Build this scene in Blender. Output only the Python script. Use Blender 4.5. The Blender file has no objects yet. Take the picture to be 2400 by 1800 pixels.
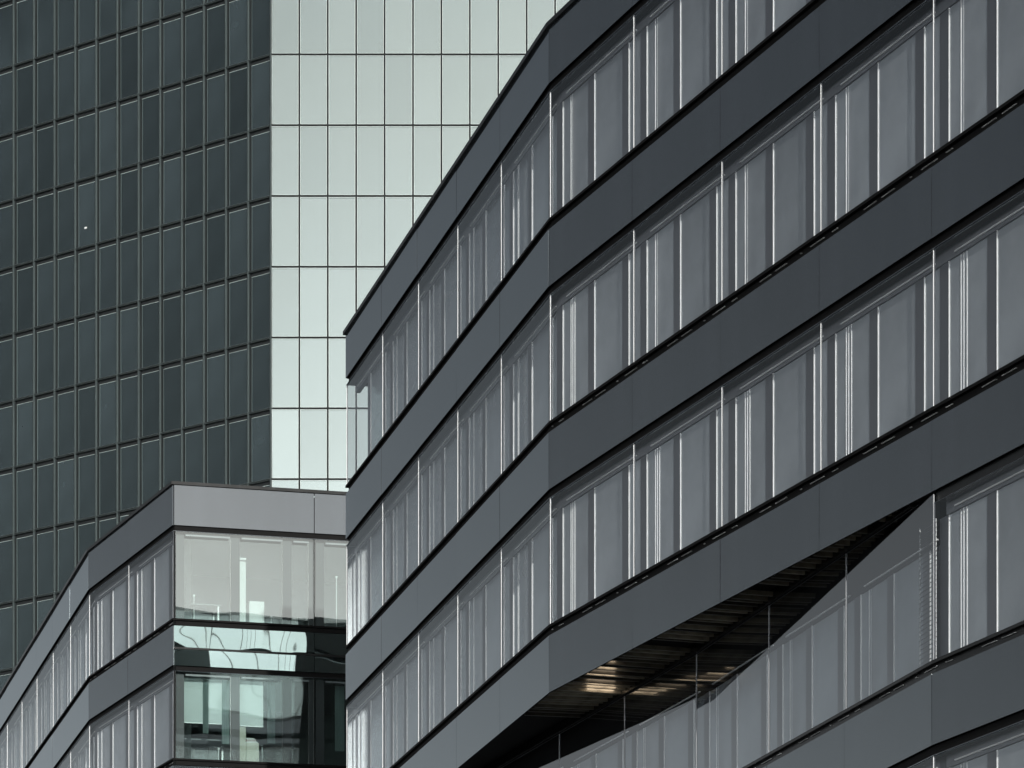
import bpy, math, random
from mathutils import Vector, Matrix
random.seed(7)
S = bpy.context.scene
C = S.collection
R = math.radians

# ------------------------------------------------------------------ camera, sky, sun, exposure
FPX, CX, HY, EYE = 10000.0, 1200.0, 3522.0, 1.7       # long lens, levelled, raised by shift
cd = bpy.data.cameras.new("camera")
cam = bpy.data.objects.new("camera", cd)
C.objects.link(cam)
cam.location = (0, 0, EYE)
cam.rotation_euler = (R(90), 0, 0)
cd.sensor_width = 36.0
cd.lens = 36.0 * FPX / 2400.0
cd.shift_y = (HY - 900.0) / 2400.0
cd.clip_start, cd.clip_end = 0.5, 6000.0
S.camera = cam

SUN_AZ, SUN_EL = R(10), R(11)          # behind the camera, a little to its right
sdir = Vector((math.sin(SUN_AZ) * math.cos(SUN_EL), -math.cos(SUN_AZ) * math.cos(SUN_EL), math.sin(SUN_EL)))
w = bpy.data.worlds.new("World")
S.world = w
w.use_nodes = True
nt = w.node_tree
for n in list(nt.nodes):
    nt.nodes.remove(n)
def wn(t, **k):
    n = nt.nodes.new(t)
    for a, b in k.items():
        setattr(n, a, b)
    return n
def wl(a, b):
    nt.links.new(a, b)
sky = wn("ShaderNodeTexSky", sky_type='NISHITA', sun_disc=False)
sky.sun_elevation = SUN_EL
sky.sun_rotation = math.pi - SUN_AZ
sky.air_density, sky.dust_density, sky.ozone_density = 1.0, 3.5, 1.5
bw = wn("ShaderNodeRGBToBW")
wl(sky.outputs[0], bw.inputs[0])
grey = wn("ShaderNodeMix", data_type='RGBA')
grey.inputs[0].default_value = 0.72
wl(sky.outputs[0], grey.inputs[6])
wl(bw.outputs[0], grey.inputs[7])
# thin clouds
tc = wn("ShaderNodeTexCoord")
sep = wn("ShaderNodeSeparateXYZ")
wl(tc.outputs["Generated"], sep.inputs[0])
mp = wn("ShaderNodeMapping")
mp.inputs["Scale"].default_value = (1.0, 1.0, 3.2)
wl(tc.outputs["Generated"], mp.inputs[0])
no = wn("ShaderNodeTexNoise")
no.inputs["Scale"].default_value = 3.1
no.inputs["Detail"].default_value = 7.0
no.inputs["Roughness"].default_value = 0.55
wl(mp.outputs[0], no.inputs["Vector"])
ramp = wn("ShaderNodeMapRange")
ramp.inputs["From Min"].default_value = 0.42
ramp.inputs["From Max"].default_value = 0.68
ramp.inputs["To Min"].default_value = 0.0
ramp.inputs["To Max"].default_value = 0.45
wl(no.outputs[0], ramp.inputs[0])
# cloud light: forward scattering round the sun
dot = wn("ShaderNodeVectorMath", operation='DOT_PRODUCT')
dot.inputs[1].default_value = sdir
wl(tc.outputs["Generated"], dot.inputs[0])
ph = wn("ShaderNodeMapRange")
ph.inputs["From Min"].default_value = -1.0
ph.inputs["From Max"].default_value = 1.0
wl(dot.outputs["Value"], ph.inputs[0])
pw = wn("ShaderNodeMath", operation='POWER')
pw.inputs[1].default_value = 8.0
wl(ph.outputs[0], pw.inputs[0])
ca = wn("ShaderNodeMath", operation='MULTIPLY_ADD')
ca.inputs[1].default_value = 22.0
ca.inputs[2].default_value = 2.2
wl(pw.outputs[0], ca.inputs[0])
cc = wn("ShaderNodeCombineColor")
for i, k in enumerate((0.97, 1.0, 1.035)):
    m = wn("ShaderNodeMath", operation='MULTIPLY')
    m.inputs[1].default_value = k
    wl(ca.outputs[0], m.inputs[0])
    wl(m.outputs[0], cc.inputs[i])
mixc = wn("ShaderNodeMix", data_type='RGBA')
wl(ramp.outputs[0], mixc.inputs[0])
wl(grey.outputs[2], mixc.inputs[6])
wl(cc.outputs[0], mixc.inputs[7])
# pale haze low over the horizon, all the way round
hz_ = wn("ShaderNodeMath", operation='MULTIPLY')
hz_.inputs[1].default_value = -1.0 / 0.072
wl(sep.outputs[2], hz_.inputs[0])
he = wn("ShaderNodeMath", operation='EXPONENT')
wl(hz_.outputs[0], he.inputs[0])
hm = wn("ShaderNodeMath", operation='MULTIPLY', use_clamp=True)
hm.inputs[1].default_value = 0.9
wl(he.outputs[0], hm.inputs[0])
hb = wn("ShaderNodeMath", operation='MULTIPLY_ADD')
hb.inputs[1].default_value = 340.0
hb.inputs[2].default_value = 38.0
wl(pw.outputs[0], hb.inputs[0])
hc = wn("ShaderNodeCombineColor")
for i, k in enumerate((0.97, 1.0, 1.035)):
    m = wn("ShaderNodeMath", operation='MULTIPLY')
    m.inputs[1].default_value = k
    wl(hb.outputs[0], m.inputs[0])
    wl(m.outputs[0], hc.inputs[i])
mixh = wn("ShaderNodeMix", data_type='RGBA')
wl(hm.outputs[0], mixh.inputs[0])
wl(mixc.outputs[2], mixh.inputs[6])
wl(hc.outputs[0], mixh.inputs[7])
bg = wn("ShaderNodeBackground")
bg.inputs[1].default_value = 0.05
wl(mixh.outputs[2], bg.inputs[0])
wo = wn("ShaderNodeOutputWorld")
wl(bg.outputs[0], wo.inputs[0])

sl = bpy.data.lights.new("sun", 'SUN')
sl.energy, sl.angle, sl.color = 4.0, R(0.5), (1.0, 0.97, 0.92)
so = bpy.data.objects.new("sun", sl)
C.objects.link(so)
so.location = (30, -60, 60)
so.rotation_euler = (-sdir).to_track_quat('-Z', 'Y').to_euler()

S.view_settings.view_transform = 'Standard'
S.view_settings.look = 'None'
S.view_settings.gamma = 1.0
S.view_settings.use_curve_mapping = False
S.view_settings.exposure = 0.0
S.render.engine = 'CYCLES'
S.cycles.max_bounces = 8
S.cycles.glossy_bounces = 5
S.cycles.transparent_max_bounces = 12
S.cycles.use_denoising = True
S.cycles.sample_clamp_indirect = 6.0
S.render.resolution_x, S.render.resolution_y = 1024, 768

# ------------------------------------------------------------------ materials
MATS = {}
def mat(name):
    m = bpy.data.materials.new(name)
    m.use_nodes = True
    m.node_tree.nodes.clear()
    MATS[name] = m
    return m.node_tree
def nd(t, ty, **k):
    n = t.nodes.new(ty)
    for a, b in k.items():
        setattr(n, a, b)
    return n
def out(t, sock):
    o = nd(t, "ShaderNodeOutputMaterial")
    t.links.new(sock, o.inputs[0])

def plain(name, col, rough=0.5, metal=0.0, var=0.06, scale=1.5, spec=0.5, rand=0.0, aniso=(1, 1, 1), coat=0.0):
    """painted or metal surface with a faint uneven tone"""
    t = mat(name)
    p = nd(t, "ShaderNodeBsdfPrincipled")
    p.inputs["Metallic"].default_value = metal
    p.inputs["Specular IOR Level"].default_value = spec
    p.inputs["Coat Weight"].default_value = coat
    p.inputs["Coat Roughness"].default_value = 0.08
    co = nd(t, "ShaderNodeTexCoord")
    ma = nd(t, "ShaderNodeMapping")
    ma.inputs["Scale"].default_value = aniso
    t.links.new(co.outputs["Object"], ma.inputs[0])
    nz = nd(t, "ShaderNodeTexNoise")
    nz.inputs["Scale"].default_value = scale
    nz.inputs["Detail"].default_value = 5
    t.links.new(ma.outputs[0], nz.inputs["Vector"])
    mr = nd(t, "ShaderNodeMapRange")
    mr.inputs["From Min"].default_value = 0.3
    mr.inputs["From Max"].default_value = 0.7
    mr.inputs["To Min"].default_value = 1 - var
    mr.inputs["To Max"].default_value = 1 + var
    t.links.new(nz.outputs[0], mr.inputs[0])
    val = mr.outputs[0]
    if rand:
        oi = nd(t, "ShaderNodeObjectInfo")
        r2 = nd(t, "ShaderNodeMapRange")
        r2.inputs["To Min"].default_value = 1 - rand
        r2.inputs["To Max"].default_value = 1 + rand
        t.links.new(oi.outputs["Random"], r2.inputs[0])
        mu = nd(t, "ShaderNodeMath", operation='MULTIPLY')
        t.links.new(val, mu.inputs[0])
        t.links.new(r2.outputs[0], mu.inputs[1])
        val = mu.outputs[0]
    vm = nd(t, "ShaderNodeVectorMath", operation='SCALE')
    vm.inputs[0].default_value = col
    t.links.new(val, vm.inputs["Scale"])
    t.links.new(vm.outputs[0], p.inputs["Base Color"])
    rr = nd(t, "ShaderNodeMapRange")
    rr.inputs["To Min"].default_value = max(0.02, rough - 0.05)
    rr.inputs["To Max"].default_value = rough + 0.05
    t.links.new(nz.outputs[0], rr.inputs[0])
    t.links.new(rr.outputs[0], p.inputs["Roughness"])
    out(t, p.outputs[0])
    return MATS[name]

def fres(t, base, ior=1.5, normal=None, k=1.5):
    f = nd(t, "ShaderNodeFresnel")
    # a thin sheet reflects alike from both sides
    ge = nd(t, "ShaderNodeNewGeometry")
    io = nd(t, "ShaderNodeMapRange")
    io.inputs["To Min"].default_value = ior
    io.inputs["To Max"].default_value = 1.0 / ior
    t.links.new(ge.outputs["Backfacing"], io.inputs[0])
    t.links.new(io.outputs[0], f.inputs[0])
    if normal:
        t.links.new(normal, f.inputs["Normal"])
    a = nd(t, "ShaderNodeMath", operation='MULTIPLY_ADD', use_clamp=True)
    a.inputs[1].default_value = (1 - base) * k
    a.inputs[2].default_value = base
    t.links.new(f.outputs[0], a.inputs[0])
    return a.outputs[0]

def wavy(t, strength, scale, dist=0.05):
    co = nd(t, "ShaderNodeTexCoord")
    oi = nd(t, "ShaderNodeObjectInfo")
    ad = nd(t, "ShaderNodeVectorMath", operation='MULTIPLY_ADD')
    ad.inputs[1].default_value = (1, 1, 1)
    t.links.new(co.outputs["Object"], ad.inputs[0])
    cm = nd(t, "ShaderNodeVectorMath", operation='SCALE')
    cm.inputs[0].default_value = (37, 53, 71)
    t.links.new(oi.outputs["Random"], cm.inputs["Scale"])
    t.links.new(cm.outputs[0], ad.inputs[2])
    nz = nd(t, "ShaderNodeTexNoise")
    nz.inputs["Scale"].default_value = scale
    nz.inputs["Detail"].default_value = 1.0
    t.links.new(ad.outputs[0], nz.inputs["Vector"])
    b = nd(t, "ShaderNodeBump")
    b.inputs["Strength"].default_value = strength
    b.inputs["Distance"].default_value = dist
    t.links.new(nz.outputs[0], b.inputs["Height"])
    return b.outputs[0]

def clear_glass(name, tint, base, wave=0.1, wscale=0.6, refl=(1, 1, 1), ior=1.5, k=1.5):
    t = mat(name)
    nrm = wavy(t, wave, wscale)
    tr = nd(t, "ShaderNodeBsdfTransparent")
    tr.inputs[0].default_value = (*tint, 1)
    gl = nd(t, "ShaderNodeBsdfGlossy")
    gl.inputs["Color"].default_value = (*refl, 1)
    gl.inputs["Roughness"].default_value = 0.015
    t.links.new(nrm, gl.inputs["Normal"])
    mx = nd(t, "ShaderNodeMixShader")
    t.links.new(fres(t, base, ior, None, k), mx.inputs[0])
    t.links.new(tr.outputs[0], mx.inputs[1])
    t.links.new(gl.outputs[0], mx.inputs[2])
    out(t, mx.outputs[0])

def backed_glass(name, col, base, wave=0.1, wscale=0.5, rand=0.3, refl=(1, 1, 1), rough=0.03, var=0.12, aniso=(1, 1, 1), nscale=0.9):
    """glass with an opaque blind, coating or dark room behind it"""
    t = mat(name)
    nrm = wavy(t, wave, wscale)
    df = nd(t, "ShaderNodeBsdfDiffuse")
    oi = nd(t, "ShaderNodeObjectInfo")
    r2 = nd(t, "ShaderNodeMapRange")
    r2.inputs["To Min"].default_value = 1 - rand
    r2.inputs["To Max"].default_value = 1 + rand
    t.links.new(oi.outputs["Random"], r2.inputs[0])
    co = nd(t, "ShaderNodeTexCoord")
    nz = nd(t, "ShaderNodeTexNoise")
    nz.inputs["Scale"].default_value = nscale
    nz.inputs["Detail"].default_value = 4
    an = nd(t, "ShaderNodeMapping")
    an.inputs["Scale"].default_value = aniso
    t.links.new(co.outputs["Object"], an.inputs[0])
    t.links.new(an.outputs[0], nz.inputs["Vector"])
    mr = nd(t, "ShaderNodeMapRange")
    mr.inputs["From Min"].default_value = 0.3
    mr.inputs["From Max"].default_value = 0.7
    mr.inputs["To Min"].default_value = 1 - var
    mr.inputs["To Max"].default_value = 1 + var
    t.links.new(nz.outputs[0], mr.inputs[0])
    mu = nd(t, "ShaderNodeMath", operation='MULTIPLY')
    t.links.new(r2.outputs[0], mu.inputs[0])
    t.links.new(mr.outputs[0], mu.inputs[1])
    vm = nd(t, "ShaderNodeVectorMath", operation='SCALE')
    vm.inputs[0].default_value = col
    t.links.new(mu.outputs[0], vm.inputs["Scale"])
    t.links.new(vm.outputs[0], df.inputs[0])
    gl = nd(t, "ShaderNodeBsdfGlossy")
    gl.inputs["Color"].default_value = (*refl, 1)
    gl.inputs["Roughness"].default_value = rough
    t.links.new(nrm, gl.inputs["Normal"])
    mx = nd(t, "ShaderNodeMixShader")
    t.links.new(fres(t, base), mx.inputs[0])
    t.links.new(df.outputs[0], mx.inputs[1])
    t.links.new(gl.outputs[0], mx.inputs[2])
    out(t, mx.outputs[0])

backed_glass("spandrel_metal", (0.032, 0.037, 0.044), 0.09, 0.07, 0.22, 0.08, (0.89, 0.965, 1.0), 0.07, 0.16, (1, 1, 0.15), 2.5)
plain("black_gap", (0.008, 0.009, 0.009), 0.25, 0.0, 0.2, 3.0, spec=0.2)
plain("black_matt", (0.006, 0.006, 0.006), 0.7, 0.0, 0.2, 3.0, spec=0.1)
plain("white_trim", (0.82, 0.83, 0.82), 0.35, 0.0, 0.05, 2.0)
plain("pier_pale", (0.28, 0.29, 0.30), 0.4, 0.0, 0.05, 2.0)
plain("front_pier", (0.03, 0.033, 0.036), 0.5, 0.0, 0.08, 0.8)
plain("blind_white", (0.74, 0.78, 0.77), 0.8, 0.0, 0.04, 1.2)
plain("steel", (0.75, 0.75, 0.75), 0.25, 1.0, 0.05, 2.0)
plain("pier_grey", (0.10, 0.107, 0.12), 0.5, 0.0, 0.08, 0.8)
plain("header_grey", (0.17, 0.18, 0.195), 0.5, 0.0, 0.08, 0.8)
backed_glass("inner_pane", (0.33, 0.355, 0.375), 0.02, 0.01, 0.4, 0.17, refl=(0.93, 0.98, 1.0), rough=0.12, var=0.14)
clear_glass("outer_glass", (0.98, 0.99, 1.0), 0.01, 0.03, 0.5, (0.92, 0.98, 1.0), 1.33, 1.15)
clear_glass("front_glass", (0.80, 0.88, 0.87), 0.115, 0.16, 0.55, (0.93, 1.0, 0.99))
clear_glass("deep_glass", (0.90, 0.93, 0.95), 0.14, 0.03, 0.5, (0.95, 0.98, 1.0), 1.45, 1.4)
clear_glass("room_glass", (0.85, 0.90, 0.89), 0.11, 0.10, 0.55)
backed_glass("mirror_glass", (0.03, 0.04, 0.04), 0.85, 0.10, 0.5, 0.1, (0.97, 1.0, 1.0), 0.01)
backed_glass("mirror_spandrel", (0.02, 0.03, 0.03), 0.70, 0.45, 0.55, 0.1, (0.92, 1.0, 0.985), 0.01)
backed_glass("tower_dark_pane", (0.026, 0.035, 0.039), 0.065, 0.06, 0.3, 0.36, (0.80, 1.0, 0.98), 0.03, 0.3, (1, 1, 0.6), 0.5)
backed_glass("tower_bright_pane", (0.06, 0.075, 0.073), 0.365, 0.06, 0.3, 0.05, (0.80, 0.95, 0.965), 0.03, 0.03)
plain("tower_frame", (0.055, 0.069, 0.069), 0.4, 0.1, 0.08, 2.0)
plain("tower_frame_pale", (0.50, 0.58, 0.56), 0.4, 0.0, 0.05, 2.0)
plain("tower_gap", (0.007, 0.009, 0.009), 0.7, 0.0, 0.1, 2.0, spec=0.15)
plain("tower_recess", (0.010, 0.013, 0.014), 0.6, 0.0, 0.1, 2.0)
plain("roofing", (0.12, 0.12, 0.12), 0.8, 0.0, 0.15, 0.6)
plain("room_wall", (0.16, 0.18, 0.18), 0.8, 0.0, 0.1, 0.5)
plain("room_floor", (0.10, 0.11, 0.11), 0.6, 0.0, 0.1, 1.0)
plain("room_ceiling", (0.35, 0.36, 0.36), 0.8, 0.0, 0.05, 1.0)
plain("white_paint", (0.80, 0.80, 0.78), 0.5, 0.0, 0.04, 1.0)
plain("beige_paint", (0.62, 0.60, 0.52), 0.6, 0.0, 0.05, 1.0)
plain("curtain_teal", (0.30, 0.37, 0.36), 0.8, 0.0, 0.25, 6.0, aniso=(6, 6, 0.05))
plain("desk_grey", (0.20, 0.21, 0.22), 0.4, 0.0, 0.05, 1.0)
plain("book_red", (0.30, 0.07, 0.05), 0.5, 0.0, 0.1, 4.0)
plain("slat_bronze", (0.20, 0.185, 0.14), 0.3, 0.6, 0.6, 2.6, rand=0.85)
plain("slat_grey", (0.07, 0.075, 0.08), 0.5, 0.0, 0.1, 3.0)
plain("asphalt", (0.05, 0.05, 0.052), 0.85, 0.0, 0.25, 0.4)

def glowmat(name, col, e):
    t = mat(name)
    em = nd(t, "ShaderNodeEmission")
    em.inputs[0].default_value = (*col, 1)
    em.inputs[1].default_value = e
    out(t, em.outputs[0])
glowmat("warm_glow", (1.0, 0.82, 0.70), 5.0)

# ------------------------------------------------------------------ helpers
class MB:
    def __init__(s):
        s.v, s.f, s.m, s.names = [], [], [], []
    def mi(s, name):
        if name not in s.names:
            s.names.append(name)
        return s.names.index(name)
    def face(s, pts, m):
        b = len(s.v)
        s.v += [tuple(p) for p in pts]
        s.f.append(tuple(range(b, b + len(pts))))
        s.m.append(s.mi(m))
    def box(s, x0, x1, y0, y1, z0, z1, m, skip=""):
        b = len(s.v)
        s.v += [(x0, y0, z0), (x1, y0, z0), (x1, y1, z0), (x0, y1, z0), (x0, y0, z1), (x1, y0, z1), (x1, y1, z1), (x0, y1, z1)]
        q = {"f": (0, 1, 5, 4), "r": (1, 2, 6, 5), "b": (2, 3, 7, 6), "l": (3, 0, 4, 7), "d": (0, 3, 2, 1), "u": (4, 5, 6, 7)}
        for k, fc in q.items():
            if k in skip:
                continue
            s.f.append(tuple(b + i for i in fc))
            s.m.append(s.mi(m[k] if isinstance(m, dict) else m))
        return s
    def mesh(s, name):
        me = bpy.data.meshes.new(name)
        me.from_pydata(s.v, [], s.f)
        for n in s.names:
            me.materials.append(MATS[n])
        me.polygons.foreach_set("material_index", s.m)
        me.update()
        return me

def link(name, me, parent=None, loc=(0, 0, 0), rz=0.0, **props):
    o = bpy.data.objects.new(name, me)
    C.objects.link(o)
    if parent is not None:
        o.parent = parent
    o.location = loc
    o.rotation_euler = (0, 0, rz)
    for k, v in props.items():
        o[k] = v
    return o

def thing(name, label, cat, loc, rz=0.0, group=None):
    o = link(name, None, None, loc, rz, label=label, category=cat)
    if group:
        o["group"] = group
    return o

CACHE = {}
def shared(key, fn):
    if key not in CACHE:
        mb = MB()
        fn(mb)
        CACHE[key] = mb.mesh(key if isinstance(key, str) else str(key[0]))
    return CACHE[key]

def plan(x, Y):
    return Vector(((x - CX) / FPX * Y, Y))
def zat(y, Y):
    return EYE + (HY - y) / FPX * Y

class Wall:
    """a straight stretch of facade: origin at its left end, x to the right, y inward"""
    def __init__(s, a, b):
        s.a, s.b = a.copy(), b.copy()
        d = b - a
        s.len = d.length
        s.d = d / s.len
        s.n = Vector((-s.d.y, s.d.x))
        s.rz = math.atan2(s.d.y, s.d.x)
    def at(s, u, v=0.0):
        return s.a + s.d * u + s.n * v

def mitre(pts, off):
    res = []
    for i, p in enumerate(pts):
        ns = []
        if i > 0:
            d = (p - pts[i - 1]).normalized()
            ns.append(Vector((-d.y, d.x)))
        if i < len(pts) - 1:
            d = (pts[i + 1] - p).normalized()
            ns.append(Vector((-d.y, d.x)))
        if len(ns) == 2:
            m = (ns[0] + ns[1]).normalized()
            res.append(p + m * (off / max(0.3, m.dot(ns[0]))))
        else:
            res.append(p + ns[0] * off)
    return res

def band(mb, pts, o0, o1, z0, z1, m, base):
    """a bar of rectangular section that follows the facade line"""
    A, B = mitre(pts, o0), mitre(pts, o1)
    bx, by = base[0], base[1]
    for i in range(len(pts) - 1):
        q = [A[i], A[i + 1], B[i + 1], B[i]]
        lo = [(p.x - bx, p.y - by, z0) for p in q]
        hi = [(p.x - bx, p.y - by, z1) for p in q]
        mb.face([lo[0], lo[1], hi[1], hi[0]], m)
        mb.face([lo[2], lo[3], hi[3], hi[2]], m)
        mb.face([lo[3], lo[2], lo[1], lo[0]], m)
        mb.face(hi, m)
        if i == 0:
            mb.face([lo[3], lo[0], hi[0], hi[3]], m)
        if i == len(pts) - 2:
            mb.face([lo[1], lo[2], hi[2], hi[1]], m)

def prism(mb, pts, z0, z1, m, base, top=None, side=None):
    lo = [(p.x - base[0], p.y - base[1], z0) for p in pts]
    hi = [(p.x - base[0], p.y - base[1], z1) for p in pts]
    n = len(pts)
    mb.face(hi, top or m)
    mb.face(lo[::-1], m)
    for i in range(n):
        j = (i + 1) % n
        mb.face([lo[i], lo[j], hi[j], hi[i]], side or m)

# ------------------------------------------------------------------ storey module of the banded office blocks
PER = 3.6
Z1 = 24.465                     # foot of the top row of glass
GH = 2.24                       # glass height
SB, ST = 2.395, 3.405           # spandrel panel from / to, above the foot of the glass
ROOF_T = 3.375
ROOF_T2 = 3.425

PIERS = [(-0.235, 0.045), (1.23, 1.515), (2.76, 3.045)]
PANES = [(0.045, 1.23), (1.515, 2.76), (3.045, 3.545)]
INNER = 0.20

def bay(root, wall, u, wd, z, h=GH, triple=False, skip_first=False, glass="outer_glass", plainbay=False, joint=True, dark_head=False, trim=0.0):
    """one storey-high bay of double-skin glazing"""
    p = wall.at(u)
    k = round(wd, 3)
    def g(mb):
        mb.box(0.012, wd - 0.012, 0.0, 0.02, 0.0, h, {"f": glass, "r": "pier_grey", "l": "pier_grey", "d": "pier_grey", "u": "pier_grey"}, "b")
        if joint:
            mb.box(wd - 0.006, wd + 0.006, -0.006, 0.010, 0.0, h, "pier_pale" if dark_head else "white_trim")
    win = link("window", shared(("window", k, round(h, 3), glass, joint, dark_head), g), root,
               (p.x - root.location.x, p.y - root.location.y, z - root.location.z), wall.rz)
    if plainbay:
        return win
    s = wd / 3.78
    hz = h - (0.62 if dark_head else 0.16)
    def hd(mb):
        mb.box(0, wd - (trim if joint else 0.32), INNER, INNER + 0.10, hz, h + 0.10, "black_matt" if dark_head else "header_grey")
        mb.box(0.3 * s, wd - 0.35, INNER - 0.025, INNER - 0.002, hz + 0.055, hz + 0.075, "white_trim")
    link("header", shared(("header", k, round(h, 3), dark_head, joint, trim), hd), win)
    for i, (a, b) in enumerate(PIERS):
        if skip_first and i == 0:
            continue
        def pr(mb):
            mb.box(a * s, b * s, INNER + 0.015, INNER + 0.12, 0.0, hz - 0.003, "pier_grey")  # pier strip; its dark grey also carries part of the fin shadow
            mb.box(b * s + 0.002, b * s + 0.016, INNER + 0.009, INNER + 0.10, 0.0, hz - 0.003, "white_trim")
        link("pier", shared(("pier", i, k, round(h, 3), dark_head), pr), win)
    for i, (a, b) in enumerate(PANES):
        if skip_first and i == 0:
            continue
        def pn(mb):
            mb.box(a * s + 0.02, b * s - 0.004, INNER + 0.025, INNER + 0.06, 0.01, hz - 0.006, "inner_pane")
        link("inner_pane", shared(("inner_pane", i, k, round(h, 3), dark_head), pn), win)
    if not skip_first:
        def sash(mb):
            xs = (0.415, 0.50, 0.60) if triple else (0.415, 0.49)
            for j, x in enumerate(xs):
                d = 0.009 if (triple or j == 0) else 0.002
                mb.box(x * s, x * s + 0.008, INNER + 0.024 - d, INNER + 0.0245, 0.01, hz - 0.01, "white_trim")
        link("sash_bar", shared(("sash_bar", k, round(h, 3), triple, dark_head), sash), win)
    return win

def panel(root, wall, u, wd, z0, z1, m="spandrel_metal", name="spandrel_panel"):
    p = wall.at(u)
    def f(mb):
        mb.box(0.009, wd - 0.009, -0.03, 0.0, 0, z1 - z0, {"f": m, "r": m, "l": m, "u": m, "d": "black_matt", "b": "black_matt"})
    o = link(name, shared((name, round(wd, 3), round(z1 - z0, 3), m), f), root,
             (p.x - root.location.x, p.y - root.location.y, z0 - root.location.z), wall.rz)
    if m == "spandrel_metal":
        o.rotation_euler = (R(random.uniform(-0.2, 0.2)), 0, wall.rz + R(random.uniform(-0.09, 0.09)))
    return o

def sill_glints(root, wall, u, wd, z):
    """small white dashes along the black sill, mimicking reflected window lines"""
    p = wall.at(u)
    def f(mb):
        s = wd / 3.78
        for x in (0.02, 0.35, 0.42, 0.50, 1.45, 2.05, 2.98, 3.35):
            L = 0.05 if x in (0.02, 0.35, 0.42, 0.50, 2.98) else 0.42
            mb.box(x * s, x * s + L * s, 0.014, 0.034, -0.096, -0.091, "white_trim")  # bright dashes stand in for reflections on the glossy sill
    link("sill_glint", shared(("sill_glint", round(wd, 3)), f), root,
         (p.x - root.location.x, p.y - root.location.y, z - root.location.z), wall.rz, kind="stuff")

def row_bands(root, pts, z, base, top=False, foot=True):
    """black shadow gaps above and below the glass of one storey"""
    zb = -base[2]
    mb = MB()
    band(mb, pts, 0.035, 0.16, z + GH + 0.004, z + SB + 0.02, "black_matt", base)
    band(mb, pts, -0.016, 0.034, z + GH + 0.002, z + GH + 0.012, "spandrel_metal", base)
    if foot:
        band(mb, pts, 0.035, 0.16, z - 0.17, z - 0.004, "black_matt", base)
        band(mb, pts, -0.03, 0.033, z - 0.05, z - 0.002, "black_matt", base)
    me = mb.mesh("shadow_gap")
    link("shadow_gap", me, root, (0, 0, zb))

# ================================================================== RIGHT BLOCK
YB = 75.63
XVL, XVR = -1004.0, -2334.0
bend = plan(1290, YB)
def on_left(x):
    return plan(x, YB * (1290 - XVL) / (x - XVL))
def on_right(x):
    return plan(x, YB * (1290 - XVR) / (x - XVR))
endp = on_left(813)
J0 = on_right(2188)
stepR = (on_right(2188) - on_right(1924)).length
dR = (J0 - bend).normalized()
RE = J0 + dR * stepR * 3
wl_ = Wall(endp, bend)
wr_ = Wall(bend, RE)
we_ = Wall(endp + wl_.n * 15.0, endp)       # end wall towards the courtyard
base = (bend.x + 6, bend.y, 0.0)
root = thing("office_building", "banded grey office block with kinked glass facade and a dark slatted overhang", "office building", base)
rz0 = -base[2]

xl = [813, 897, 981, 1073, 1175, 1290]
ul = [(on_left(x) - endp).length for x in xl]
ur = [0.0] + [(on_right(x) - bend).length for x in (1485.5, 1692, 1924, 2188)]
for i in range(3):
    ur.append(ur[-1] + stepR)
ue = [0, 3.2, 6.4, 9.6, 12.3, 15.0]
front = [endp, bend, RE]
outline = [endp + wl_.n * 15.0, endp, bend, RE]
NUP = 3
SOF0 = Z1 - PER * 3 + SB
for r in range(NUP):
    z = Z1 - PER * r
    for (wal, us) in ((wl_, ul), (wr_, ur), (we_, ue)):
        for i in range(len(us) - 1):
            u, wd = us[i], us[i + 1] - us[i]
            if wal is we_:
                bay(root, wal, u, wd, z, glass=("outer_glass" if i == 4 and r == 0 else "mirror_glass") if i > 2 else "black_gap", plainbay=True)  # unseen end wall: mirror and black bays shaped for the reflection opposite
            else:
                bay(root, wal, u, wd, z, triple=(r >= 1 and wal is wr_ and not (r == 1 and i > 0)), skip_first=(wal is wl_ and i == 0 and r == 0))
            zt = z + (ROOF_T if r == 0 else ST)
            panel(root, wal, u, wd, z + SB, zt, *([] if wal is not we_ else ["mirror_glass" if i > 2 else "black_gap"]))
            if r > 0 or True:
                if wal is wr_ and r > 0:
                    sill_glints(root, wal, u, wd, z)
            if r == NUP - 1:
                panel(root, wal, u, wd, z - PER + SB, z - PER + ST)
    row_bands(root, outline, z, base)
# continuation bands of the lowest visible spandrel
mb = MB()
band(mb, outline, -0.08, 0.25, Z1 + ROOF_T + 0.004, Z1 + ROOF_T + 0.085, "black_gap", base)
link("parapet_cap", mb.mesh("parapet_cap"), root)
# body: slabs behind every spandrel, core, roof
back = [endp + wl_.n * 15.0, RE + wr_.n * 15.0]
def inset_poly(o):
    f = mitre(outline, o)
    return [f[0], f[1], f[2], f[3], RE + wr_.n * 15.0]
mb = MB()
for r in range(NUP + 1):
    z = Z1 - PER * r
    prism(mb, inset_poly(0.165), z + SB + (-0.03 if r < NUP else 0.19), z + (ROOF_T - 0.01 if r == 0 else ST + 0.02), "room_ceiling", base, "roofing", "black_matt")
link("floor_slab", mb.mesh("floor_slab"), root)
mb = MB()
cor = mitre(outline, 0.5)
a2 = cor[1] + (cor[2] - cor[1]) * 0.26
prism(mb, [a2 + wl_.n * 14.2, a2, cor[2], cor[3], RE + wr_.n * 15.0], SOF0 + 0.25, Z1 + SB - 0.04, "room_wall", base)
link("core_wall", mb.mesh("core_wall"), root)

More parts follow.
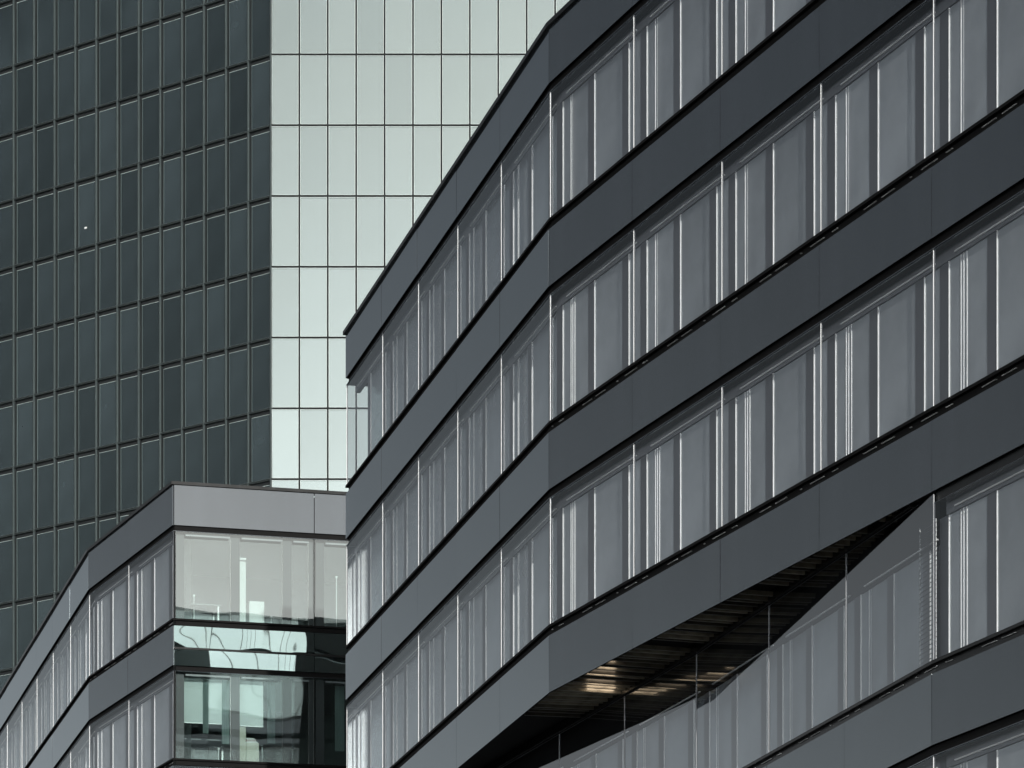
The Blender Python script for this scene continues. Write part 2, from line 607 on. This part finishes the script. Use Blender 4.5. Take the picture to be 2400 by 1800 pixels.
# ---- lower storeys, turned away under the overhang
def off_dir(p, xv, x):
    """point on the line from p with vanishing point xv, at picture column x"""
    Y = p.y * ((p.x / p.y * FPX + CX) - xv) / (x - xv)
    return plan(x, Y)
J3 = off_dir(J0, -1312, 1632)
J7 = off_dir(J3, -1800, 1010)
wA = Wall(J3, J0)
wB = Wall(J7, J3)
wC = Wall(J0, RE)
uA = [(off_dir(J0, -1312, x) - J3).length for x in (1632, 1802, 1983, 2188)]
bs = (off_dir(J3, -1800, 1463.6) - J3).length
uB = [wB.len - bs * k for k in range(int(wB.len / bs), -1, -1)]
uC = [stepR * k for k in range(4)]
SOF = Z1 - PER * 3 + SB                     # underside of the overhang
low = [J7, J3, J0, RE]
for r in range(3, 7):
    z = Z1 - PER * r
    for (wal, us) in ((wB, uB), (wA, uA), (wC, uC)):
        for i in range(len(us) - 1):
            u, wd = us[i], us[i + 1] - us[i]
            under = (r == 3 and wal is not wC)
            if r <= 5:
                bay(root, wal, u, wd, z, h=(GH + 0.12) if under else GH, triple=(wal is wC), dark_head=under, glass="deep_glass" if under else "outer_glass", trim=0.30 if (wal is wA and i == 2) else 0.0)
            if r > 3:
                panel(root, wal, u, wd, z + SB, z + ST)
            if r <= 5:
                sill_glints(root, wal, u, wd, z)
    if r == 3:
        mb = MB()
        band(mb, [J0, RE], 0.035, 0.16, z + GH + 0.004, z + SB + 0.02, "black_gap", base)
        band(mb, low, 0.035, 0.16, z - 0.17, z - 0.004, "black_gap", base)
        band(mb, low, -0.03, 0.033, z - 0.05, z - 0.002, "black_gap", base)
        link("shadow_gap", mb.mesh("shadow_gap"), root)
    else:
        row_bands(root, low, z, base)
mb = MB()
for r in range(4, 7):
    z = Z1 - PER * r
    prism(mb, mitre(low, 0.165) + [RE + wr_.n * 15.0, J7 + wB.n * 12], z + SB - 0.03, z + ST + 0.02, "room_ceiling", base, "roofing", "black_matt")
link("floor_slab", mb.mesh("floor_slab"), root)
mb = MB()
prism(mb, mitre(low, 0.5) + [RE + wr_.n * 14.9, J7 + wB.n * 11], 0.0, SOF - 0.05, "room_wall", base)
link("core_wall", mb.mesh("core_wall"), root)

# ---- slatted soffit of the overhang
mb = MB()
fl = mitre([endp, bend, J0], 0.0)
fi = mitre([endp, bend, J0], -0.02)
sofpoly = [off_dir(bend, XVL, 1000), bend, J0, J3, J7]
lo = [(p.x - base[0], p.y - base[1], SOF + 0.16) for p in sofpoly]
mb.face(lo[::-1], "black_matt")
link("soffit_board", mb.mesh("soffit_board"), root)
def hit(p, d, a, b):
    """distance from p along d to the line a-b"""
    e = b - a
    den = d.x * e.y - d.y * e.x
    q = a - p
    return (q.x * e.y - q.y * e.x) / den
def slat_run(wal, u0, u1, step, start):
    u = u0
    n = 0
    while u < u1:
        p = wal.at(u)
        best = None
        for (a, b) in ((J3, J0), (J7, J3)):
            t = hit(p, wal.n, a, b)
            q = p + wal.n * t
            if t > 0 and -0.01 <= (q - a).dot(b - a) / (b - a).length_squared <= 1.01:
                best = t if best is None else min(best, t)
        if best and best > 0.12 and not (n % 17 in (15, 16)):
            L = best - 0.05
            mb = MB()
            hh = 0.07 if n % 3 else 0.11
            mb.box(-0.03, 0.03, 0.05, L, 0.0, hh, "slat_bronze")
            link("soffit_slat", mb.mesh("soffit_slat"), root,
                 (p.x - base[0], p.y - base[1], SOF + 0.035 - (0.0 if n % 3 else 0.02)), wal.rz)
        u += step
        n += 1
slat_run(wr_, 0.2, (J0 - bend).length, 0.27, 0)
slat_run(wl_, wl_.len - 2.3, wl_.len - 0.1, 0.27, 0)
# warm emissive strips between the slats, kept to a narrow band of view
for k in range(11):
    uu = 0.335 + 0.27 * k
    if k in (4, 8):
        continue
    vs = [v * 0.01 for v in range(12, 170) if 1386 < CX + FPX * wr_.at(uu, v * 0.01).x / wr_.at(uu, v * 0.01).y < 1452]
    lim = min(t for t in (hit(wr_.at(uu), wr_.n, J3, J0), hit(wr_.at(uu), wr_.n, J7, J3)) if t > 0) - 0.14
    vs = [v for v in vs if v < lim]
    if len(vs) < 8:
        continue
    p = wr_.at(uu)
    mb = MB()
    mb.box(-0.03, 0.03, vs[0], vs[-1], 0.0, 0.02, "warm_glow")
    link("soffit_glow", mb.mesh("soffit_glow"), root, (p.x - base[0], p.y - base[1], SOF + 0.085), wr_.rz)
# bead of dark metal where glass meets soffit
mb = MB()
band(mb, [J7, J3, J0 - wA.d * 0.9], -0.05, 0.10, SOF - 0.02, SOF + 0.155, "black_gap", base)
link("head_rail", mb.mesh("head_rail"), root)
# half-drawn venetian blind in the last bay before the kink
zb = Z1 - PER * 3
for k in range(30):
    pb = wA.at(uA[3] - 0.92, 0.09)
    def sl(mb):
        mb.face([(0, 0.0, 0.0), (0.74, 0.0, 0.0), (0.74, 0.055, 0.045), (0, 0.055, 0.045)], "slat_grey")
        mb.face([(0, 0.0, -0.003), (0, 0.055, 0.042), (0.74, 0.055, 0.042), (0.74, 0.0, -0.003)], "slat_grey")
        mb.box(0.02, 0.03, 0.02, 0.03, 0.0, 0.068, "white_trim")
        mb.box(0.70, 0.71, 0.02, 0.03, 0.0, 0.068, "white_trim")
    link("blind_slat", shared("blind_slat", sl), root, (pb.x - base[0], pb.y - base[1], zb + 0.03 + k * 0.068), wA.rz)

# ================================================================== LEFT CORNER BLOCK
YC = 109.8
XA1, XA2, XB = -2583.0, -1150.0, 38900.0
cor0 = plan(407, YC)
def along(p, xv, x):
    return off_dir(p, xv, x)
k1 = along(cor0, XA1, 210)
far = along(k1, XA2, -95)
bjo = along(cor0, XB, 736)
bstep = (bjo - cor0).length
wAf = Wall(far, k1)
wAn = Wall(k1, cor0)
wF = Wall(cor0, cor0 + (bjo - cor0).normalized() * bstep * 4)
FE = wF.b
base2 = (cor0.x, cor0.y, 0.0)
root2 = thing("office_building", "lower left corner block of the grey banded offices, glass front showing furnished rooms", "office building", base2)
uAn = [(along(cor0, XA1, x) - k1).length for x in (210, 302, 407)]
xsA = [210, 165.6, 124.8, 86.8, 51.7, 17.4, -12, -40, -68]
uAf = sorted(max(0.0, wAf.len - (along(k1, XA2, x) - k1).length) for x in xsA)
uF = [bstep * k for k in range(5)]
line2 = [far, k1, cor0, FE]
left2 = [far, k1, cor0]
for r in range(6):
    z = Z1 - PER * r
    for (wal, us) in ((wAf, uAf), (wAn, uAn)):
        for i in range(len(us) - 1):
            u, wd = us[i], us[i + 1] - us[i]
            if r < 4:
                bay(root2, wal, u, wd, z, joint=not (wal is wAn and i == 1))
            panel(root2, wal, u, wd, z + SB, z + (ROOF_T2 if r == 0 else ST))
            if wal is wAn and r < 4:
                sill_glints(root2, wal, u, wd, z)
    for i in range(4):
        u, wd = uF[i], bstep
        if r < 4:
            p = wF.at(u)
            def g(mb):
                x0 = 0.05 if i == 0 else 0.012
                mb.box(x0, wd - 0.012, 0.0, 0.02, 0.0, GH, {"f": "front_glass", "r": "white_trim", "l": "white_trim", "d": "white_trim", "u": "white_trim"}, "b")
                mb.box(wd - 0.008, wd + 0.008, -0.012, 0.03, 0.0, GH, "black_gap")
            win = link("window", shared(("front_window", i == 0), g), root2, (p.x - base2[0], p.y - base2[1], z), wF.rz)
            for (a, b) in ((0.09, 0.31), (1.54, 1.77), (2.91, 3.14), (3.60, 3.74)):
                def pr(mb):
                    mb.box(a, b, INNER, INNER + 0.18, 0.0, GH, "front_pier")
                link("pier", shared(("front_pier", a), pr), win)
            def hd(mb):
                mb.box(0.33, 1.50, 0.10, 0.16, GH - 0.085, GH - 0.04, "desk_grey")
                mb.box(1.80, 2.88, 0.10, 0.16, GH - 0.085, GH - 0.04, "desk_grey")
                mb.box(3.17, 3.58, 0.10, 0.16, GH - 0.085, GH - 0.04, "desk_grey")
            link("blind_box", shared("blind_box", hd), win)
            def rg(mb):
                for (a, b) in ((0.31, 1.54), (1.77, 2.91), (3.14, 3.60)):
                    mb.box(a, b, INNER + 0.05, INNER + 0.06, 0, GH, "room_glass", "brlud")
            link("inner_pane", shared("front_inner_pane", rg), win)
        if r == 0:
            panel(root2, wF, u, wd, z + SB, z + ROOF_T2)
        elif r == 1:
            # all-glass spandrel split by a thin rail
            p = wF.at(u)
            for (za, zc) in ((SB - 0.01, 2.80), (2.86, ST)):
                def f(mb):
                    mb.box(0.006, wd - 0.006, -0.04, 0.0, 0, zc - za, "mirror_spandrel")
                link("glass_panel", shared(("glass_panel", round(zc, 2)), f), root2, (p.x - base2[0], p.y - base2[1], z + za), wF.rz)
        else:
            panel(root2, wF, u, wd, z + SB, z + ST)
    row_bands(root2, line2, z, base2)
mb = MB()
band(mb, [cor0, FE], -0.05, 0.03, Z1 - PER + 2.803, Z1 - PER + 2.857, "black_gap", base2)  # thin dark bar drawn across the glass panels
link("dark_bar", mb.mesh("dark_bar"), root2)
mb = MB()
band(mb, line2, -0.08, 0.25, Z1 + ROOF_T2 + 0.004, Z1 + ROOF_T2 + 0.085, "black_gap", base2)
link("parapet_cap", mb.mesh("parapet_cap"), root2)
mb = MB()
band(mb, [cor0 + wAn.d * -0.03, cor0 + wF.d * 0.03], -0.005, 0.06, Z1 - PER * 3, Z1 + GH, "black_gap", base2)
link("corner_post", mb.mesh("corner_post"), root2)
backF = FE + wF.n * 14.0
backA = far + wAf.n * 14.0
mb = MB()
for r in range(6):
    z = Z1 - PER * r
    prism(mb, mitre(line2, 0.165) + [backF, backA], z + SB - 0.03, z + (ROOF_T - 0.01 if r == 0 else ST + 0.10), "room_ceiling", base2, "roofing", "black_matt")
link("floor_slab", mb.mesh("floor_slab"), root2)
mb = MB()
inn = mitre(line2, 0.5)
deep = mitre(line2, 6.0)
prism(mb, [inn[0], inn[1], inn[2] + wF.d * 0.1, cor0 + wAn.n * 0.5 + wF.n * 5.5, FE + wF.n * 5.5, FE + wF.n * 13.5, far + wAf.n * 13.5], 0.0, Z1 + SB - 0.04, "room_wall", base2)
link("core_wall", mb.mesh("core_wall"), root2)

# ---- things standing in the rooms behind the front glass
def room(u, v, z, dz=0.0):
    p = wF.at(u, v)
    return (p.x, p.y, z + dz)
FLOOR = -0.05
def zf(r):
    return Z1 - PER * r + FLOOR
def column(r, u0, u1, h, m, label, lamp):
    t = thing("column", label, "column", room(u0, 0.55, zf(r)), wF.rz)
    mb = MB()
    mb.box(0, u1 - u0, 0, 0.30, 0, h, m)
    link("shaft", mb.mesh("shaft"), t)
    mb = MB()
    mb.box(-0.01, u1 - u0 + 0.01, -0.012, 0.312, 0, 0.07, "desk_grey")
    link("skirting", mb.mesh("skirting"), t)
    if lamp:
        mb = MB()
        mb.box(0.0, u1 - u0 + 0.01, 0.0, 0.20, h + 0.045, h + 0.10, "white_paint")
        link("cap_plate", mb.mesh("cap_plate"), t)
column(0, 1.775, 2.00, 1.73, "white_paint", "white upright panel behind the top front window of the corner block", True)
column(1, 1.775, 2.00, 2.36, "beige_paint", "beige column behind the lower front window, beside the file cabinet", False)
def cabinet(r, u0, u1, h, v, label):
    t = thing("cabinet", label, "cabinet", room(u0, v, zf(r)), wF.rz)
    wd = u1 - u0
    mb = MB()
    mb.box(0, wd, 0.02, 0.42, 0.0, h, "white_paint" if r == 0 else "beige_paint")
    link("carcass", mb.mesh("carcass"), t)
    n = 2
    for k in range(n):
        mb = MB()
        mb.box(0.015, wd - 0.015, 0.0, 0.018, 0.02 + k * h / n, (k + 1) * h / n - 0.02, "white_paint" if r == 0 else "beige_paint")
        d = link("door", mb.mesh("door"), t)
        mb = MB()
        mb.box(wd * 0.82, wd * 0.86, -0.02, -0.002, 0.1 + k * h / n, 0.22 + k * h / n, "steel")
        link("handle", mb.mesh("handle"), d)
    return t
cabinet(0, 2.08, 2.47, 0.70, 0.45, "tall white cabinet behind the top front window of the corner block")
cabinet(0, 3.13, 3.36, 0.31, 0.45, "small low white cabinet behind the top front window, right of the tall one")
cabinet(1, 2.00, 2.33, 0.62, 0.45, "beige file cabinet with red books on top behind the lower front window")
for k, (dz, hh, m, ww) in enumerate(((0, .035, "white_paint", .30), (.037, .03, "book_red", .27), (.069, .03, "book_red", .26), (.101, .028, "white_paint", .22))):
    t = thing("book", ["white book at the foot of the stack on the beige cabinet", "red book lying second from bottom on the beige cabinet",
                       "red book lying third from bottom on the beige cabinet", "thin white book topping the stack on the beige cabinet"][k],
              "book", room(2.01, 0.52, zf(1), 0.622 + dz), wF.rz, "books stacked on the cabinet")
    mb = MB()
    mb.box(0, ww, 0, 0.2, 0, 0.005, m).box(0, ww, 0, 0.2, hh - 0.005, hh, m).box(0, 0.006, 0, 0.2, 0.005, hh - 0.005, m)
    link("cover", mb.mesh("cover"), t)
    mb = MB()
    mb.box(0.008, ww - 0.006, 0.004, 0.196, 0.006, hh - 0.006, "white_paint")
    link("page_block", mb.mesh("page_block"), t)
def desk(r, u0, u1, h, v, label):
    t = thing("desk", label, "desk", room(u0, v, zf(r)), wF.rz)
    wd = u1 - u0
    mb = MB()
    mb.box(0, wd, 0, 0.8, h - 0.03, h, "desk_grey")
    link("desk_top", mb.mesh("desk_top"), t)
    for x in (0.05, wd - 0.09):
        for y in (0.05, 0.71):
            mb = MB()
            mb.box(x, x + 0.04, y, y + 0.04, 0, h - 0.032, "steel")
            link("leg", mb.mesh("leg"), t)
    mb = MB()
    mb.box(0.1, wd - 0.1, 0.70, 0.72, 0.2, h - 0.04, "desk_grey")
    link("modesty_panel", mb.mesh("modesty_panel"), t)
desk(1, 0.35, 1.53, 0.74, 0.9, "grey desk behind the lower front window, left of the beige column")
desk(1, 2.55, 3.5, 0.74, 1.4, "grey desk deep behind the lower front window, right of the file cabinet")
desk(0, 0.40, 1.5, 0.74, 1.3, "grey desk behind the top front window, left of the white upright panel")
def lampstand(r, u, v, h, label):
    t = thing("desk_lamp", label, "lamp", room(u, v, zf(r)), wF.rz)
    mb = MB()
    mb.box(-0.06, 0.06, -0.06, 0.06, 0, 0.02, "steel")
    link("foot", mb.mesh("foot"), t)
    mb = MB()
    mb.box(-0.01, 0.01, -0.01, 0.01, 0.021, h, "white_trim")
    link("stem", mb.mesh("stem"), t)
    mb = MB()
    mb.box(-0.025, 0.025, -0.025, 0.025, h + 0.001, h + 0.05, "white_trim")
    link("lamp_head", mb.mesh("lamp_head"), t)
lampstand(0, 2.66, 0.5, 0.30, "short thin white lamp behind the top front window, beside the tall cabinet")
lampstand(0, 0.83, 1.6, 0.98, "slim white lamp behind the top front window, over the desk")
lampstand(1, 1.27, 0.5, 0.40, "thin white lamp behind the lower front window, under the desk edge")
lampstand(1, 4.02, 0.6, 0.85, "tall thin lamp behind the lower front window, at the far right")
lampstand(0, 4.42, 0.6, 1.45, "tall white floor lamp behind the top front window, at the far right")
def curtain(r, u0, u1, label, z0=0.0):
    t = thing("curtain", label, "curtain", room(u0, 0.42, zf(r), z0), wF.rz, "curtains behind the lower front window")
    mb = MB()
    n = 14
    wd = u1 - u0
    for k in range(n):
        xa, xb = wd * k / n, wd * (k + 1) / n
        ya, yb = (0.0, 0.035) if k % 2 else (0.035, 0.0)
        mb.face([(xa, ya, 0), (xb, yb, 0), (xb, yb, 2.2 - z0), (xa, ya, 2.2 - z0)], "curtain_teal")
        mb.face([(xb, yb + 0.004, 0), (xa, ya + 0.004, 0), (xa, ya + 0.004, 2.2 - z0), (xb, yb + 0.004, 2.2 - z0)], "curtain_teal")
    link("cloth", mb.mesh("cloth"), t)
    mb = MB()
    mb.box(-0.05, wd + 0.05, 0.01, 0.03, 2.21 - z0, 2.235 - z0, "steel")
    link("curtain_rail", mb.mesh("curtain_rail"), t)
curtain(1, 0.85, 1.0, "teal curtain behind the lower front window, above the desk", 0.8)
curtain(1, 1.35, 1.55, "teal curtain behind the lower front window, left of the beige column", 0.55)
curtain(1, 2.55, 2.76, "teal curtain behind the lower front window, just right of the beige cabinet", 0.62)
curtain(1, 3.78, 4.0, "teal curtain behind the lower front window, right beside the glass joint", 0.55)
curtain(1, 4.35, 4.6, "teal curtain behind the lower front window, nearest the right block", 0.5)

def roller(r, u0, u1, drop, label):  # white sheets added to brighten the lower glass like glare
    t = thing("glare_blind", label, "blind", room(u0, 0.50, zf(r), GH - drop), wF.rz, "white roller blinds added to mimic glare in the lower front window")
    mb = MB()
    mb.box(0, u1 - u0, 0.0, 0.004, 0.0, drop, "blind_white")
    link("cloth", mb.mesh("cloth"), t)
    mb = MB()
    mb.box(0, u1 - u0, -0.008, -0.001, 0.0, 0.02, "steel")
    link("bottom_bar", mb.mesh("bottom_bar"), t)
roller(1, 0.10, 1.50, 1.18, "white roller blind added to mimic glare in the lower front window, at the building corner")
roller(1, 1.56, 2.45, 1.20, "white roller blind added to mimic glare in the lower front window, over the beige column")

# ================================================================== TOWER
YT = 224.0
tc0 = plan(635, YT)
XVT = -10565.0
PH = 165.9 / FPX * YT
ZT = zat(127.3, YT)
pr1 = plan(701.6, YT)
CWR = (pr1 - tc0).length
d_left = (off_dir(tc0, XVT, 32) - tc0)
CWL = d_left.length / 12.0
NL, NR = 26, 22
wTL = Wall(tc0 + d_left.normalized() * CWL * NL, tc0)
wTR = Wall(tc0, tc0 + Vector((1, 0)) * CWR * NR)
ROWS_UP = 9
rows_dn = int(ZT / PH)
base3 = (tc0.x, tc0.y, 0.0)
root3 = thing("tower", "tall curtain wall tower behind, dark left face and pale green sunlit right face", "tower", base3)
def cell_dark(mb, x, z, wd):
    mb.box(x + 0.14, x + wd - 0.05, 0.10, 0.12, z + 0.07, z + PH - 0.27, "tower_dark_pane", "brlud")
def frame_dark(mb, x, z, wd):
    mb.box(x + 0.02, x + wd - 0.02, 0.14, 0.16, z + 0.02, z + PH - 0.02, "tower_recess", "brlud")
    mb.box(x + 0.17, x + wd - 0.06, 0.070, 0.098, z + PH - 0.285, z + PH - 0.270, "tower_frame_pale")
    mb.box(x + 0.035, x + 0.06, 0.03, 0.11, z + 0.04, z + PH - 0.04, "tower_recess", "b")  # left jamb darker than the right, reveal shadow put into its colour
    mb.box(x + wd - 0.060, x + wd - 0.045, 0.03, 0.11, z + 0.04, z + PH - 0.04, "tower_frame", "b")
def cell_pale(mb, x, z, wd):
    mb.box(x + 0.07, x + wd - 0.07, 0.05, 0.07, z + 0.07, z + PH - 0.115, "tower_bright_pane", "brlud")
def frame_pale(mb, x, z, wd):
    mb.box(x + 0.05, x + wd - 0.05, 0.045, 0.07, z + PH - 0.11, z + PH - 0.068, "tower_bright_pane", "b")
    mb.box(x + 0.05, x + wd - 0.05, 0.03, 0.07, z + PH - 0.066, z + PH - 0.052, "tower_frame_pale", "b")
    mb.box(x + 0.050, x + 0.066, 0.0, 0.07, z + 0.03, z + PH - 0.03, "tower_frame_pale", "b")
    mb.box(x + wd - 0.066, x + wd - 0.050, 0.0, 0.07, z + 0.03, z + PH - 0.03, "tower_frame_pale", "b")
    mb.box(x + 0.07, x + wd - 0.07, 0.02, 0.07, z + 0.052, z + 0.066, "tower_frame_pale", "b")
stL, stR = MB(), MB()
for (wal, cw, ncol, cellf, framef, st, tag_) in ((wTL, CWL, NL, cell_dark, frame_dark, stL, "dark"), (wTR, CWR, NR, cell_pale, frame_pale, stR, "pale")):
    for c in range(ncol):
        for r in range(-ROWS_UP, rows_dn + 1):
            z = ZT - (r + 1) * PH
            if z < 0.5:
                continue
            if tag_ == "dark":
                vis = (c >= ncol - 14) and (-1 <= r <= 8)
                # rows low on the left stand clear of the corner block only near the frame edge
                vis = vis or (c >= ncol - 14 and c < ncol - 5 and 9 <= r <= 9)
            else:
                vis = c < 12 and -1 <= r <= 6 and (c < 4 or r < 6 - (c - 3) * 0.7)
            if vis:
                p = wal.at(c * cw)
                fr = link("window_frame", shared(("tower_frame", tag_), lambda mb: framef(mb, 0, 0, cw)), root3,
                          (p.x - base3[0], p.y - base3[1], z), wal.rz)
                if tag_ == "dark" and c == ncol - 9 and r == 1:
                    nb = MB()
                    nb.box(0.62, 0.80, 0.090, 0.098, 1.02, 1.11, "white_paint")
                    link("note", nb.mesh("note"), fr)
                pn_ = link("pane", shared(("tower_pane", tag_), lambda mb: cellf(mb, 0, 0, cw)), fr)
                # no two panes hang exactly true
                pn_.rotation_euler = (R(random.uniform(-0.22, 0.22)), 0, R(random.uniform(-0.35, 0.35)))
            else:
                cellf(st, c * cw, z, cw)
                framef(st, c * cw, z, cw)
    p = wal.a
    link("window_field", st.mesh("window_field"), root3, (p.x - base3[0], p.y - base3[1], 0), wal.rz, kind="stuff")
    ztop, zbot = ZT + ROWS_UP * PH, 0.0
    for c in range(ncol + 1):
        q = wal.at(c * cw)
        dk = tag_ == "dark"
        hw = 0.030 if dk else 0.046
        def mu(mb):
            mb.box(-hw, hw, -0.06 if dk else -0.02, 0.12, zbot, ztop, "tower_frame" if dk else "tower_gap")
        link("mullion", shared(("mullion", tag_), mu), root3, (q.x - base3[0], q.y - base3[1], 0), wal.rz)
    for r in range(-ROWS_UP, rows_dn + 1):
        z = ZT - r * PH
        def tr(mb):
            if tag_ == "dark":
                mb.box(0, ncol * cw, -0.05, 0.12, 0.012, 0.042, "tower_frame")
                mb.box(0, ncol * cw, -0.045, 0.12, -0.052, -0.024, "tower_frame")
                mb.box(0, ncol * cw, 0.02, 0.10, -0.023, 0.011, "tower_recess")
            else:
                mb.box(0, ncol * cw, -0.015, 0.12, -0.046, 0.046, "tower_gap")
        link("transom", shared(("transom", tag_), tr), root3, (wal.a.x - base3[0], wal.a.y - base3[1], z), wal.rz)
mb = MB()
ins = mitre([wTL.a, tc0, wTR.b], 0.2)
prism(mb, [ins[0], ins[1], ins[2], wTR.b + Vector((0, 40)), wTL.a + Vector((20, 30))], 0, ZT + ROWS_UP * PH, "tower_recess", base3, "roofing")
link("core_wall", mb.mesh("core_wall"), root3)

# ================================================================== GROUND
mb = MB()
mb.face([(-3000, -3000, 0), (3000, -3000, 0), (3000, 3000, 0), (-3000, 3000, 0)], "asphalt")
link("ground", mb.mesh("ground"), None, (0, 0, 0), kind="structure", label="grey asphalt ground around the office blocks")
print("objects", len(S.objects))
